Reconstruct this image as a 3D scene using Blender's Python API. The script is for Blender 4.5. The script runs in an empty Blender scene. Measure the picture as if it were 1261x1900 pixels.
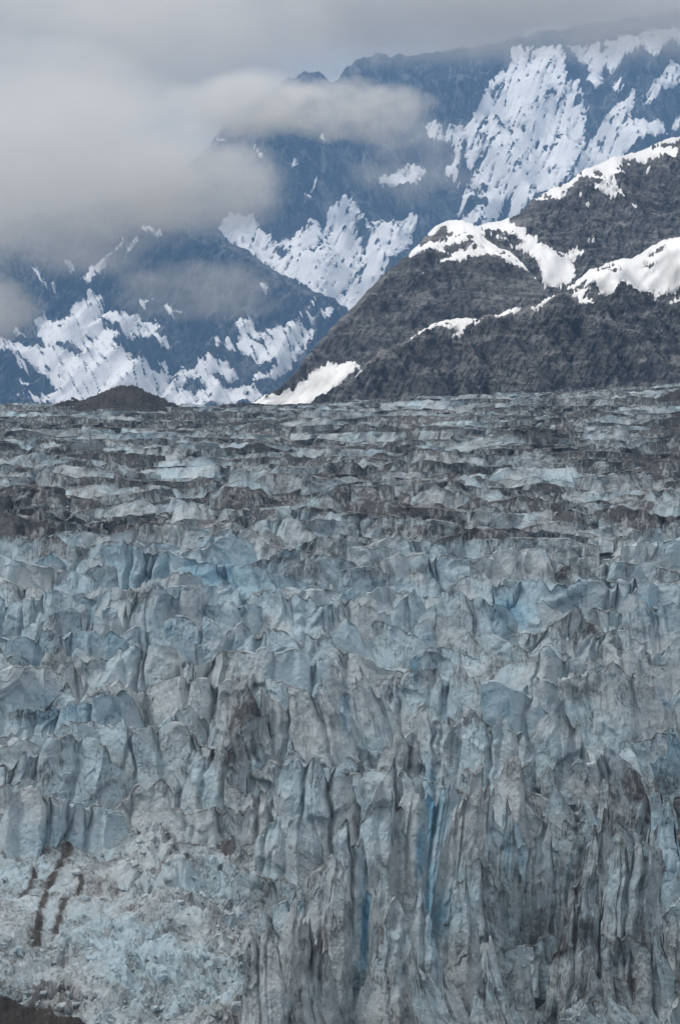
import bpy, math, random
import numpy as np

# ------------------------------------------------------------------ camera, sky, sun, exposure
F = 4115.0          # focal length in units of the photograph's pixels (1261 x 1900)
R0 = 700.0          # row of eye level
CX = 630.5
CZ = 160.0          # camera height
scene = bpy.context.scene
cam_d = bpy.data.cameras.new("camera"); cam = bpy.data.objects.new("camera", cam_d)
scene.collection.objects.link(cam); scene.camera = cam
cam.location = (0, 0, CZ); cam.rotation_euler = (math.radians(90), 0, 0)
cam_d.sensor_fit = 'VERTICAL'; cam_d.sensor_height = 36.0
cam_d.lens = F / 1900 * 36.0
cam_d.shift_y = -(950 - R0) / 1900
cam_d.clip_start = 1.0; cam_d.clip_end = 60000

SUN_EL, SUN_AZ = math.radians(46), math.radians(-104)      # azimuth from +Y towards +X
world = bpy.data.worlds.new("World"); scene.world = world; world.use_nodes = True
wt = world.node_tree; wt.nodes.clear()
def wn(t, **k):
    n = wt.nodes.new(t)
    for a, b in k.items(): setattr(n, a, b)
    return n
wo = wn('ShaderNodeOutputWorld'); bg = wn('ShaderNodeBackground'); bg.inputs['Strength'].default_value = 0.1
sky = wn('ShaderNodeTexSky', sky_type='NISHITA', sun_disc=False, sun_elevation=SUN_EL, sun_rotation=SUN_AZ)
wc = wn('ShaderNodeTexCoord'); sep = wn('ShaderNodeSeparateXYZ')
wt.links.new(wc.outputs['Generated'], sep.inputs[0])
clz = wn('ShaderNodeMapRange'); clz.inputs['From Min'].default_value = 0.0; clz.inputs['From Max'].default_value = 1.0
clz.inputs['To Min'].default_value = 2.7; clz.inputs['To Max'].default_value = 13.5      # overcast: zenith three times the horizon
wt.links.new(sep.outputs['Z'], clz.inputs['Value'])
wm = wn('ShaderNodeMapping'); wm.inputs['Scale'].default_value = (3.0, 3.0, 9.0); wt.links.new(wc.outputs['Generated'], wm.inputs[0])
wno = wn('ShaderNodeTexNoise'); wno.inputs['Scale'].default_value = 1.6; wno.inputs['Detail'].default_value = 6; wt.links.new(wm.outputs[0], wno.inputs['Vector'])
wmr = wn('ShaderNodeMapRange'); wmr.inputs['From Min'].default_value = 0.3; wmr.inputs['From Max'].default_value = 0.7
wmr.inputs['To Min'].default_value = 0.82; wmr.inputs['To Max'].default_value = 1.18; wt.links.new(wno.outputs[0], wmr.inputs['Value'])
wmul = wn('ShaderNodeMath', operation='MULTIPLY'); wt.links.new(clz.outputs[0], wmul.inputs[0]); wt.links.new(wmr.outputs[0], wmul.inputs[1])
wcol = wn('ShaderNodeVectorMath', operation='SCALE'); wcol.inputs[0].default_value = (1.03, 0.99, 0.94); wt.links.new(wmul.outputs[0], wcol.inputs['Scale'])
wmix = wn('ShaderNodeMix', data_type='RGBA'); wmix.inputs['Factor'].default_value = 0.94
wt.links.new(sky.outputs[0], wmix.inputs[6]); wt.links.new(wcol.outputs[0], wmix.inputs[7])
wt.links.new(wmix.outputs[2], bg.inputs['Color']); wt.links.new(bg.outputs[0], wo.inputs[0])

sl = bpy.data.lights.new("sun", 'SUN'); sl.energy = 1.5; sl.angle = math.radians(11); sl.color = (1.0, 0.96, 0.9)
so = bpy.data.objects.new("sun", sl); scene.collection.objects.link(so)
from mathutils import Vector
sd = Vector((math.sin(SUN_AZ) * math.cos(SUN_EL), math.cos(SUN_AZ) * math.cos(SUN_EL), math.sin(SUN_EL)))
so.rotation_euler = sd.to_track_quat('Z', 'Y').to_euler()
scene.view_settings.view_transform = 'Standard'; scene.view_settings.look = 'None'
scene.view_settings.exposure = 0.2; scene.view_settings.gamma = 1.0; scene.view_settings.use_curve_mapping = False
cy = scene.cycles
cy.max_bounces = 8; cy.diffuse_bounces = 2; cy.glossy_bounces = 1; cy.transmission_bounces = 0; cy.volume_bounces = 4
cy.volume_max_steps = 256; cy.volume_step_rate = 1.0; cy.use_denoising = True

# ------------------------------------------------------------------ helpers
rng = np.random.default_rng(7)
_perm = np.random.default_rng(3).permutation(256).astype(np.int32)
_perm = np.concatenate([_perm, _perm, _perm])
_ang = np.random.default_rng(5).uniform(0, 2 * np.pi, 256)
_gx = np.cos(_ang).astype(np.float32); _gy = np.sin(_ang).astype(np.float32)
def perlin(x, y, z):
    """Gradient noise over two varying coordinates; the scalar one (y or z) picks the slice."""
    if np.ndim(y) == 0: y, z = z, y
    x = np.asarray(x, np.float32)
    if np.ndim(y) == 0: y, z = np.zeros_like(x) + .37, z * 7.1 + y
    y = np.asarray(y, np.float32)
    x, y = np.broadcast_arrays(x, y)
    k = int(abs(float(z)) * 1013.0) % 251
    xi = np.floor(x).astype(np.int32); yi = np.floor(y).astype(np.int32)
    xf = x - xi; yf = y - yi
    u = xf * xf * (3 - 2 * xf); v = yf * yf * (3 - 2 * yf)
    xi = (xi + k) & 255; x1 = (xi + 1) & 255; yi = (yi + k * 3) & 255; y1 = (yi + 1) & 255
    pa, pb = _perm[xi], _perm[x1]
    h = _perm[pa + yi]; n00 = _gx[h] * xf + _gy[h] * yf
    h = _perm[pb + yi]; n10 = _gx[h] * (xf - 1) + _gy[h] * yf
    h = _perm[pa + y1]; n01 = _gx[h] * xf + _gy[h] * (yf - 1)
    h = _perm[pb + y1]; n11 = _gx[h] * (xf - 1) + _gy[h] * (yf - 1)
    n0 = n00 + u * (n10 - n00); n1 = n01 + u * (n11 - n01)
    return (n0 + v * (n1 - n0)) * 1.5
def fbm(x, y, z, o=4, gain=0.5):
    a, s, t = 1.0, 1.0, 0
    for i in range(o):
        t = t + a * perlin(x * s + 17.3 * i, y * s + 5.1 * i, z * s - 9.7 * i); a *= gain; s *= 2.03
    return t
def ridged(x, y, z, o=4, gain=0.5):
    a, s, t = 1.0, 1.0, 0
    for i in range(o):
        t = t + a * (1 - 2 * np.abs(perlin(x * s + 31.3 * i, y * s - 7.1 * i, z * s + 3.7 * i))); a *= gain; s *= 2.07
    return t
_cr = np.random.default_rng(11).random((256, 6)).astype(np.float32)
def facets(x, z, seed):
    """Fractured facets: every cell of a jittered lattice tilts its own way."""
    x = np.asarray(x, np.float32); z = np.asarray(z, np.float32); k = int(abs(float(seed)) * 1013.0) % 251
    xi = np.floor(x).astype(np.int32); zi = np.floor(z).astype(np.int32)
    best = np.full(x.shape, 1e9, np.float32); sec = best.copy(); val = np.zeros(x.shape, np.float32)
    for dx in (-1, 0, 1):
        for dz in (-1, 0, 1):
            h = _perm[_perm[(xi + dx + k) & 255] + ((zi + dz + k * 5) & 255)]
            ax = x - (xi + dx + _cr[h, 0]); az = z - (zi + dz + _cr[h, 2])
            d = ax * ax + az * az
            m = d < best
            sec = np.where(m, best, np.minimum(sec, d)); best = np.where(m, d, best)
            val = np.where(m, ax * (_cr[h, 3] - .5) * 2 + az * (_cr[h, 4] - .5) * 2 + (_cr[h, 5] - .5) * .5, val)
    return val * smooth(0.0, .22, np.sqrt(sec) - np.sqrt(best))
def smooth(a, b, x):
    t = np.clip((x - a) / (b - a), 0, 1); return t * t * (3 - 2 * t)
def jagline(u, n, r):
    """Angular random polyline over u in -1..1."""
    k = np.sort(np.concatenate([[-1.0, 1.0], r.uniform(-1, 1, max(1, n - 1))]))
    return np.interp(u, k, r.uniform(-1, 1, len(k)))

def make_mesh(name, co, quads, tris=None, attrs=None, smooth_shade=False):
    me = bpy.data.meshes.new(name)
    co = np.ascontiguousarray(co, np.float32).reshape(-1, 3)
    me.vertices.add(len(co)); me.vertices.foreach_set('co', co.ravel())
    nq = 0 if quads is None else len(quads); nt = 0 if tris is None else len(tris)
    idx = np.concatenate([np.asarray(a, np.int32).ravel() for a in (quads, tris) if a is not None and len(a)])
    me.loops.add(len(idx)); me.loops.foreach_set('vertex_index', idx)
    me.polygons.add(nq + nt)
    me.polygons.foreach_set('loop_start', np.concatenate([np.arange(nq) * 4, nq * 4 + np.arange(nt) * 3]).astype(np.int32))
    if smooth_shade: me.polygons.foreach_set('use_smooth', np.ones(nq + nt, bool))
    else: me.polygons.foreach_set('use_smooth', np.zeros(nq + nt, bool))
    for k, v in (attrs or {}).items():
        at = me.attributes.new(k, 'FLOAT_VECTOR', 'POINT')
        at.data.foreach_set('vector', np.ascontiguousarray(v, np.float32).ravel())
    me.update(calc_edges=True)
    return me
def grid_quads(nr, nc, off=0):
    a = (np.arange(nr - 1)[:, None] * nc + np.arange(nc - 1)[None, :]).ravel() + off
    return np.stack([a, a + 1, a + nc + 1, a + nc], 1)
def link(name, me, mat, parent=None, kind=None, label=None, cat=None, group=None):
    o = bpy.data.objects.new(name, me)
    if mat and not me.materials: me.materials.append(mat)
    scene.collection.objects.link(o)
    if parent: o.parent = parent
    if kind: o['kind'] = kind
    if label: o['label'] = label
    if cat: o['category'] = cat
    if group: o['group'] = group
    return o

# ------------------------------------------------------------------ materials
class NT:
    def __init__(s, name):
        s.m = bpy.data.materials.new(name); s.m.use_nodes = True; s.t = s.m.node_tree; s.t.nodes.clear()
        s.out = s.n('ShaderNodeOutputMaterial')
    def n(s, t, **k):
        n = s.t.nodes.new(t)
        for a, b in k.items(): setattr(n, a, b)
        return n
    def l(s, a, b): s.t.links.new(a, b)
    def val(s, x, sock):
        if isinstance(x, (int, float)): sock.default_value = x
        elif isinstance(x, tuple): sock.default_value = x if len(x) == len(sock.default_value) else x + (1,)
        else: s.l(x, sock)
    def math(s, op, a, b=0.0, c=0.0):
        n = s.n('ShaderNodeMath', operation=op)
        for i, v in enumerate((a, b, c)): s.val(v, n.inputs[i])
        return n.outputs[0]
    def mr(s, v, a, b, c=0.0, d=1.0, sm=True):
        n = s.n('ShaderNodeMapRange', interpolation_type='SMOOTHSTEP' if sm else 'LINEAR')
        for i, q in enumerate((v, a, b, c, d)): s.val(q, n.inputs[i])
        return n.outputs[0]
    def mix(s, f, a, b):
        n = s.n('ShaderNodeMix', data_type='RGBA'); s.val(f, n.inputs[0]); s.val(a, n.inputs[6]); s.val(b, n.inputs[7]); return n.outputs[2]
    def pos(s, sc):
        g = s.n('ShaderNodeNewGeometry'); m = s.n('ShaderNodeVectorMath', operation='MULTIPLY'); s.l(g.outputs['Position'], m.inputs[0]); m.inputs[1].default_value = sc; return m.outputs[0]
    def noise(s, sc, detail=5, rough=0.55, dist=0.0):
        n = s.n('ShaderNodeTexNoise'); n.inputs['Scale'].default_value = 1.0; n.inputs['Detail'].default_value = detail
        n.inputs['Roughness'].default_value = rough; n.inputs['Distortion'].default_value = dist; s.l(s.pos(sc), n.inputs['Vector']); return n.outputs[0]
    def bump(s, h, strength, dist):
        n = s.n('ShaderNodeBump'); n.inputs['Strength'].default_value = strength; n.inputs['Distance'].default_value = dist; s.l(h, n.inputs['Height']); return n.outputs[0]
    def surf(s, col, rough, normal=None, spec=0.3):
        b = s.n('ShaderNodeBsdfPrincipled'); s.val(col, b.inputs['Base Color']); s.val(rough, b.inputs['Roughness'])
        b.inputs['Specular IOR Level'].default_value = spec
        if normal is not None: s.l(normal, b.inputs['Normal'])
        s.l(b.outputs[0], s.out.inputs['Surface']); return s.m

def mat_ice():
    t = NT('glacier_ice')
    at = t.n('ShaderNodeAttribute'); at.attribute_name = 'ice'
    sp = t.n('ShaderNodeSeparateXYZ'); t.l(at.outputs['Vector'], sp.inputs[0])
    crest, dirt, blue = sp.outputs
    n1 = t.noise((.03, .03, .045), 3)
    n2 = t.noise((.34, .34, .075), 6, .66, .6)       # melt streaks
    n3 = t.noise((.085, .085, .10), 6, .66, .8)      # blotches of silt
    n4 = t.noise((.9, .9, .9), 5, .7)
    c = t.mix(t.mr(n1, .36, .64), (.46, .52, .55), (.39, .54, .62))
    c = t.mix(t.mr(n4, .35, .70, 0, .55), c, (.64, .69, .72))
    c = t.mix(t.mr(t.math('ADD', blue, t.math('MULTIPLY', t.math('SUBTRACT', n3, .5), 1.1)), .12, .95, 0, .95), c, (.25, .445, .57))
    c = t.mix(t.mr(t.math('ADD', blue, t.math('MULTIPLY', t.math('SUBTRACT', n3, .5), .8)), .5, 1.3, 0, .9), c, (.12, .30, .45))
    film = t.mr(t.math('ADD', t.math('ADD', t.math('MULTIPLY', n3, .7), t.math('MULTIPLY', n4, .25)), t.math('MULTIPLY', dirt, .36)), 0.54, .86, 0, .68)
    c = t.mix(film, c, (.185, .178, .172))
    dk = t.math('ADD', t.math('ADD', t.math('MULTIPLY', n2, .8), t.math('MULTIPLY', n3, .5)), t.math('MULTIPLY', dirt, .27))
    c = t.mix(t.mr(dk, .83, .97, 0, .85), c, (.06, .057, .056))
    g = t.n('ShaderNodeNewGeometry'); sz = t.n('ShaderNodeSeparateXYZ'); t.l(g.outputs['Normal'], sz.inputs[0])
    flat = t.math('MULTIPLY', t.mr(sz.outputs[2], .8, .98), t.mr(t.math('ADD', n4, t.math('MULTIPLY', dirt, .25)), .5, .8, 0, .42))
    c = t.mix(flat, c, (.12, .11, .10))
    cl = t.math('MULTIPLY', t.mr(crest, .30, .80), t.mr(t.math('ADD', n3, t.math('MULTIPLY', n4, .6)), .68, .92, 0, .75))
    c = t.mix(cl, c, (.075, .062, .052))
    vein = t.math('ABSOLUTE', t.math('SUBTRACT', n2, .5))
    ck = t.math('MULTIPLY', t.mr(vein, .0, .014, 1.0, .0), t.mr(t.math('ADD', n3, t.math('MULTIPLY', dirt, .2)), .50, .66))
    c = t.mix(t.math('MULTIPLY', ck, .65), c, (.07, .06, .052))
    nb = t.math('SUBTRACT', t.noise((.5, .5, .42), 6, .72), t.math('MULTIPLY', ck, .35))
    return t.surf(c, t.mr(n4, .3, .7, .35, .75), t.bump(nb, .9, 1.7), .35)
def mat_rock(name, ca, cb, cc, sc, bd, strat=(.02, .02, .05), runnels=False):
    t = NT(name)
    n1 = t.noise((.008 * sc, .008 * sc, .008 * sc), 4, .6)
    n2t = t.n('ShaderNodeTexNoise'); n2t.inputs['Scale'].default_value = 1.0; n2t.inputs['Detail'].default_value = 7; n2t.inputs['Roughness'].default_value = .72; n2t.inputs['Distortion'].default_value = .9
    mp = t.n('ShaderNodeMapping'); mp.inputs['Rotation'].default_value = (0, math.radians(28), 0); mp.inputs['Scale'].default_value = tuple(v * sc for v in strat)
    gp = t.n('ShaderNodeNewGeometry'); t.l(gp.outputs['Position'], mp.inputs[0]); t.l(mp.outputs[0], n2t.inputs['Vector']); n2 = n2t.outputs[0]
    n3 = t.noise((.10 * sc, .10 * sc, .05 * sc), 6, .72, .6)
    c = t.mix(t.mr(n1, .35, .65), ca, cb)
    c = t.mix(t.mr(n2, .46, .62, 0, .85), c, cc)
    c = t.mix(t.mr(n3, .50, .64, 0, .6), c, tuple(v * .35 for v in ca))
    if runnels:
        rn = t.noise((.02, .004, .0030), 5, .65, .9)
        c = t.mix(t.mr(rn, .60, .70, 0, .55), c, (.6, .61, .63))
    h = t.math('ADD', t.math('MULTIPLY', n2, 1.0), n3)
    return t.surf(c, .95, t.bump(h, 1.0, bd), .1)
def mat_snow(name, streak, bd, ca=(.88, .89, .90), cb=(.70, .70, .69), amt=.7, slant=0.0):
    t = NT(name)
    g = t.n('ShaderNodeNewGeometry'); sx = t.n('ShaderNodeSeparateXYZ'); t.l(g.outputs['Position'], sx.inputs[0])
    cb_ = t.n('ShaderNodeCombineXYZ'); t.l(t.math('ADD', sx.outputs[0], t.math('MULTIPLY', sx.outputs[2], slant)), cb_.inputs[0]); t.l(sx.outputs[1], cb_.inputs[1]); t.l(sx.outputs[2], cb_.inputs[2])
    def nz(k, det):
        m = t.n('ShaderNodeVectorMath', operation='MULTIPLY'); t.l(cb_.outputs[0], m.inputs[0]); m.inputs[1].default_value = tuple(v * k for v in streak)
        n = t.n('ShaderNodeTexNoise'); n.inputs['Scale'].default_value = 1.0; n.inputs['Detail'].default_value = det; n.inputs['Roughness'].default_value = .65; n.inputs['Distortion'].default_value = .8
        t.l(m.outputs[0], n.inputs['Vector']); return n.outputs[0]
    n1 = nz(1.0, 5); n2 = nz(.22, 4)
    c = t.mix(t.mr(n1, .52, .70, 0, amt), ca, cb)
    c = t.mix(t.mr(n2, .48, .68, 0, amt * .7), c, cb)
    return t.surf(c, .8, t.bump(t.math('ADD', n1, t.math('MULTIPLY', n2, 2.0)), .5, bd), .2)
def mat_gravel():
    t = NT('moraine_gravel')
    n1 = t.noise((.05, .05, .05), 6, .6); n2 = t.noise((.5, .5, .5), 8, .75)
    c = t.mix(t.mr(n1, .35, .65), (.045, .042, .042), (.075, .068, .062))
    c = t.mix(t.mr(n2, .55, .72, 0, .7), c, (.15, .14, .13))
    return t.surf(c, .95, t.bump(n2, 1.0, 1.2), .1)
ICE = mat_ice()
ROCK_FAR = mat_rock('far_rock', (.03, .032, .036), (.09, .09, .092), (.34, .335, .33), .25, 60.0, (.03, .03, .012), True)
ROCK_NEAR = mat_rock('near_rock', (.11, .112, .12), (.165, .16, .16), (.34, .335, .335), .8, 9.0, (.018, .02, .075))
SNOW_FAR = mat_snow('far_snow', (.035, .008, .0035), 9.0, (.90, .90, .91), (.60, .61, .64), .7, -.38)
SNOW_LOW = mat_snow('shoulder_snow', (.04, .008, .004), 8.0, (.90, .90, .91), (.60, .61, .64), .7, .5)
SNOW_NEAR = mat_snow('near_snow', (.06, .03, .03), .9, (.89, .89, .89), (.70, .685, .66), .6, .3)
GRAVEL = mat_gravel()

# ------------------------------------------------------------------ mountains
def Z1(*pts): return [(x / 1.801, y / 1.801) for x, y in pts]
def Z2(*pts): return [(561 + x / 1.801, 60 + y / 1.801) for x, y in pts]
def sdf(poly, X, Y):
    """Signed distance to a closed polygon, positive inside."""
    d = np.full(X.shape, 1e9); ins = np.zeros(X.shape, bool)
    n = len(poly)
    for i in range(n):
        (x0, y0), (x1, y1) = poly[i], poly[(i + 1) % n]
        ex, ey = x1 - x0, y1 - y0
        t = np.clip(((X - x0) * ex + (Y - y0) * ey) / (ex * ex + ey * ey + 1e-9), 0, 1)
        d = np.minimum(d, (X - x0 - t * ex) ** 2 + (Y - y0 - t * ey) ** 2)
        if y0 != y1:
            ins ^= ((y0 > Y) != (y1 > Y)) & (X < (x1 - x0) * (Y - y0) / (y1 - y0) + x0)
    return np.where(ins, 1, -1) * np.sqrt(d)

def make_range(name, label, crest, base_row, D0, slope, nc, nr, rock, snow, polys, holes, relief, seed, edge=5.0, shift=None, cat='mountain', lift=2.0, crest_jag=3.0, px_range=(-160, 1420), snow_label=None, fall=0.0, bias=0.0, hold=1.0):
    c = math.cos(slope) / math.sin(slope)
    px = np.linspace(px_range[0], px_range[1], nc)
    row = np.interp(px, [p[0] for p in crest], [p[1] for p in crest])
    row = row + crest_jag * fbm(px / 26.0, seed, 0.5, 5, .6)
    a = -(row - R0) / F
    zb = CZ - (base_row - R0) / F * D0
    zc = (CZ + a * (D0 - zb * c)) / (1 - a * c)
    zc = np.maximum(zc, zb + 5)
    Dc = D0 + (zc - zb) * c
    X = (px - CX) / F * Dc
    t = np.linspace(0, 1, nr)
    Zg = zb + (zc - zb)[None, :] * t[:, None]
    Yg = D0 + (Zg - zb) * c
    Xg = np.broadcast_to(X[None, :], Zg.shape).copy()
    d = relief(Xg, Yg, Zg) * (.1 + .9 * smooth(0, .12, 1 - t)[:, None])
    # snow lies where the outlines say, its edges ragged and drawn out down the slope
    ppx = Xg / Yg * F + CX; prow = R0 - (Zg - CZ) / Yg * F
    q = ppx + fall * prow
    wob = fbm(ppx / 20, prow / 24, seed + .3, 3, .6) * edge * .8 + fbm(q / 5.0, prow / (26 if fall else 13), seed + 4.3, 4, .65) * edge * 1.1 - edge * .55 * smooth(.55, .95, ridged(q / 11, prow / 70, seed + 8.1, 2, .5)) + bias
    fld = np.full(ppx.shape, -1e3)
    for p in polys: fld = np.maximum(fld, sdf(p, ppx, prow))
    for p in holes: fld = np.minimum(fld, -sdf(p, ppx, prow))
    fld = np.where(fld > 0, np.clip(fld, 0, 60) * hold, np.clip(fld, -60, 0)) + wob
    if fall: fld = np.minimum(fld, (1.47 - ridged(q / 15, prow / 80, seed + 8.1, 3, .55)) * 30)      # rock ribs between the chutes
    # it fills the roughness of the rock below
    ds = d.copy()
    for _ in range(30):
        E = np.pad(ds, 1, 'edge'); ds = (E[:-2, 1:-1] + E[2:, 1:-1] + E[1:-1, :-2] + E[1:-1, 2:] + 2 * ds) / 6
    m = .9 * smooth(-1.5, 5, fld); d = d * (1 - m) + (ds - lift * .3) * m
    sy, sz = -math.sin(slope), math.cos(slope)
    Yg = Yg + d * sy; Zg = Zg + d * sz * .5
    # far side
    Yb = np.stack([Yg[-1] + k * (zc - zb) * .25 for k in (.3, 1, 2.5)]); Zb = np.stack([zb + (Zg[-1] - zb) * q_ for q_ in (.93, .6, 0)])
    co = np.stack([np.concatenate([Xg, np.stack([X] * 3)]), np.concatenate([Yg, Yb]), np.concatenate([Zg, Zb])], -1)
    me = make_mesh(name, co, grid_quads(nr + 3, nc), smooth_shade=False)
    ob = link(name, me, rock, None, 'structure', label, cat)
    P = co[:nr]
    build_snow(ob, P, fld, np.array([0, sy, sz]), lift, snow, snow_label)
    return ob

def build_snow(ob, P, fld, nrm, lift, mat, lab):
    nr, nc = fld.shape
    f = fld.ravel(); V = P.reshape(-1, 3)
    q = grid_quads(nr, nc)
    s = f[q] > 0
    full = q[s.all(1)]; part = q[s.any(1) & ~s.all(1)]
    # connected regions by label spreading on the grid of cells
    cell = s.any(1).reshape(nr - 1, nc - 1)
    lb = np.where(cell, np.arange(cell.size).reshape(cell.shape) + 1, 0)
    for _ in range(4000):
        m = lb.copy()
        for ax, sh in ((0, 1), (0, -1), (1, 1), (1, -1)):
            r = np.roll(m, sh, ax)
            if ax == 0: r[0 if sh == 1 else -1] = 0
            else: r[:, 0 if sh == 1 else -1] = 0
            m = np.where(cell, np.maximum(m, r), 0)
        # pointer jumping speeds the spreading up
        mf = np.concatenate([[0], m.ravel()]); m = np.where(cell, np.maximum(m, mf[m]), 0)
        if (m == lb).all(): break
        lb = m
    lbf = lb.ravel(); full_l = lbf[s.all(1)]; part_l = lbf[s.any(1) & ~s.all(1)]
    ids, cnt = np.unique(lbf[lbf > 0], return_counts=True)
    big = set(ids[np.argsort(-cnt)][:60][np.sort(cnt)[::-1][:60] >= 30].tolist())
    depth = np.clip(f / 6.0, 0, 1) * lift + .35
    groups = {}
    for fl, pl, key in [(full, full_l, 'f'), (part, part_l, 'p')]:
        for i, L in enumerate(pl if key == 'p' else fl[:0]): groups.setdefault(int(L) if int(L) in big else 0, [[], []])[1].append(fl[i])
    fk = np.array([int(L) if int(L) in big else 0 for L in full_l])
    keys = sorted(set(fk.tolist()) | set(groups), key=lambda k: (k == 0, -int((fk == k).sum())))
    for k in keys:
        fq = full[fk == k] if len(fk) else full
        pq = groups.get(k, [[], []])[1]
        verts, index = [], {}
        used = np.unique(fq) if len(fq) else np.array([], int)
        vco = V[used] + nrm * depth[used][:, None]
        mp = {int(u): i for i, u in enumerate(used)}
        ex, tr = [], []
        base = len(used)
        def vid(i):
            if i not in mp:
                mp[i] = base + len(ex); ex.append(V[i] + nrm * depth[i])
            return mp[i]
        emap = {}
        def eid(i, j):
            kk = (min(i, j), max(i, j))
            if kk not in emap:
                w = f[i] / (f[i] - f[j]); emap[kk] = base + len(ex); ex.append(V[i] * (1 - w) + V[j] * w + nrm * .15)
            return emap[kk]
        for qd in pq:
            poly = []
            for a in range(4):
                i, j = int(qd[a]), int(qd[(a + 1) % 4])
                if f[i] > 0: poly.append(vid(i))
                if (f[i] > 0) != (f[j] > 0): poly.append(eid(i, j) if f[i] > 0 else eid(j, i))
            for a in range(1, len(poly) - 1): tr.append((poly[0], poly[a], poly[a + 1]))
        if not len(fq) and not tr: continue
        lut = np.zeros(len(V), np.int64); lut[used] = np.arange(len(used))
        co = np.concatenate([vco, np.array(ex).reshape(-1, 3)]) if ex else vco
        nm = 'snowfield' if k else 'snow_patches'
        me = make_mesh(nm, co, lut[fq] if len(fq) else None, tr if tr else None, smooth_shade=True)
        link(nm, me, mat, ob, None if k else 'stuff')

A_crest = [(-320, 430), (100, 400), (300, 340), (380, 285), (400, 250), (430, 212), (460, 190), (500, 168), (515, 160), (528, 150), (560, 141), (585, 138), (612, 150), (622, 149), (640, 128), (665, 107), (690, 104), (705, 99), (730, 104), (800, 100), (900, 85), (1000, 60), (1261, 20), (1580, 0)]
A_snow = [
 Z2((700,60),(860,60),(880,120),(870,180),(920,180),(930,240),(945,300),(940,370),(920,430),(890,490),(860,530),(790,560),(740,610),(700,645),(620,660),(540,650),(522,600),(540,540),(570,490),(600,430),(615,400),(570,450),(545,450),(540,340),(600,270),(600,230),(615,190),(660,150),(690,130)),
 Z2((890,490),(945,400),(980,340),(1040,280),(1100,230),(1105,270),(1070,330),(1040,370),(1100,330),(1190,340),(1210,370),(1100,420),(1000,460),(930,500)),
 Z2((870,60),(990,40),(1010,110),(1000,190),(970,220),(945,185),(960,130),(910,90)),
 Z2((1000,40),(1261,20),(1261,90),(1220,70),(1160,130),(1130,90),(1080,90),(1040,140),(1020,150)),
 Z2((1120,290),(1140,230),(1220,150),(1300,120),(1300,190),(1200,220),(1150,270)),
 Z2((1030,240),(1035,190),(1060,180),(1050,220)), Z2((1220,350),(1261,280),(1300,260),(1300,310),(1235,360)),
 Z2((400,310),(440,310),(470,350),(500,330),(530,330),(545,380),(520,420),(530,450),(510,460),(520,515),(495,490),(475,455),(500,450),(510,390),(470,370),(420,360)),
 Z2((245,530),(270,500),(310,500),(330,460),(380,440),(410,450),(400,490),(380,510),(360,550),(350,530),(340,550),(310,530),(270,545)),
 Z2((-285,700),(-240,650),(-160,625),(-150,670),(-110,690),(-100,720),(-45,720),(0,685),(25,700),(15,645),(50,640),(65,700),(90,620),(140,580),(190,610),(220,660),(260,650),(300,660),(340,640),(360,630),(375,660),(360,720),(330,760),(290,800),(230,900),(190,960),(160,990),(130,960),(60,930),(0,880),(-60,860),(-150,790)),
 Z2((150,950),(200,900),(160,1000)), Z2((60,980),(130,960),(100,1000),(65,1010)),
 Z1((780,430),(795,440),(790,450)), Z1((805,480),(830,488),(820,515)), Z1((982,570),(996,575),(986,592)), Z1((715,455),(757,500),(740,490)), Z1((1075,490),(1082,500),(1076,510)), Z1((1250,640),(1262,630),(1265,650)),
 Z1((855,520),(880,560),(868,556)), Z1((1045,660),(1060,640),(1030,690),(1015,700)),
]
A_holes = [Z2((780,250),(825,200),(840,215),(820,240)), Z2((725,320),(742,318),(738,330)), Z2((665,342),(690,335),(692,345)), Z2((535,600),(560,570),(610,560),(615,590),(580,605),(540,612)),
 Z2((640,640),(665,600),(690,550),(703,540),(690,600),(672,640)), Z2((810,376),(845,376),(845,383),(812,384)), Z2((850,340),(862,345),(855,352)), Z2((715,480),(722,476),(718,492)), Z2((650,345),(690,290),(692,300),(660,345)), Z2((760,545),(775,540),(765,555)),
 Z2((625,210),(645,190),(670,185),(650,205),(635,228)), Z2((640,640),(660,620),(600,640)), Z2((765,385),(785,360),(775,385)),
 Z2((-55,680),(-20,690),(-35,720),(-80,710)), Z2((-90,735),(-60,730),(-40,770),(-65,775)), Z2((55,720),(75,715),(78,745),(62,755)), Z2((165,755),(182,752),(188,780)), Z2((170,640),(195,650),(225,700),(215,730),(195,690)),
 Z2((910,90),(930,110),(925,140),(900,150)), Z2((915,375),(930,370),(928,380)), Z2((985,370),(992,375),(986,385))]
def A_relief(x, y, z):
    g = (ridged(x / 800 + z / 1900, .3, z / 2400, 4, .55) - .6) * 170
    return g + fbm(x / 210, z / 420, 4.4, 5, .6) * 75 + ridged(x / 150 + z / 200, 2.2, z / 420, 4, .62) * 62 + facets(x / 120 + z / 300, z / 170, 3.0) * 40
make_range('mountain', 'high blue-grey snow-streaked mountain wall, its summit lost in cloud', A_crest, 790, 13300, math.radians(47), 460, 270, ROCK_FAR, SNOW_FAR, A_snow, A_holes, A_relief, 1.7, edge=6.0, lift=7, crest_jag=6.5, fall=.38, bias=1.6, hold=1.4)

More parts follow.
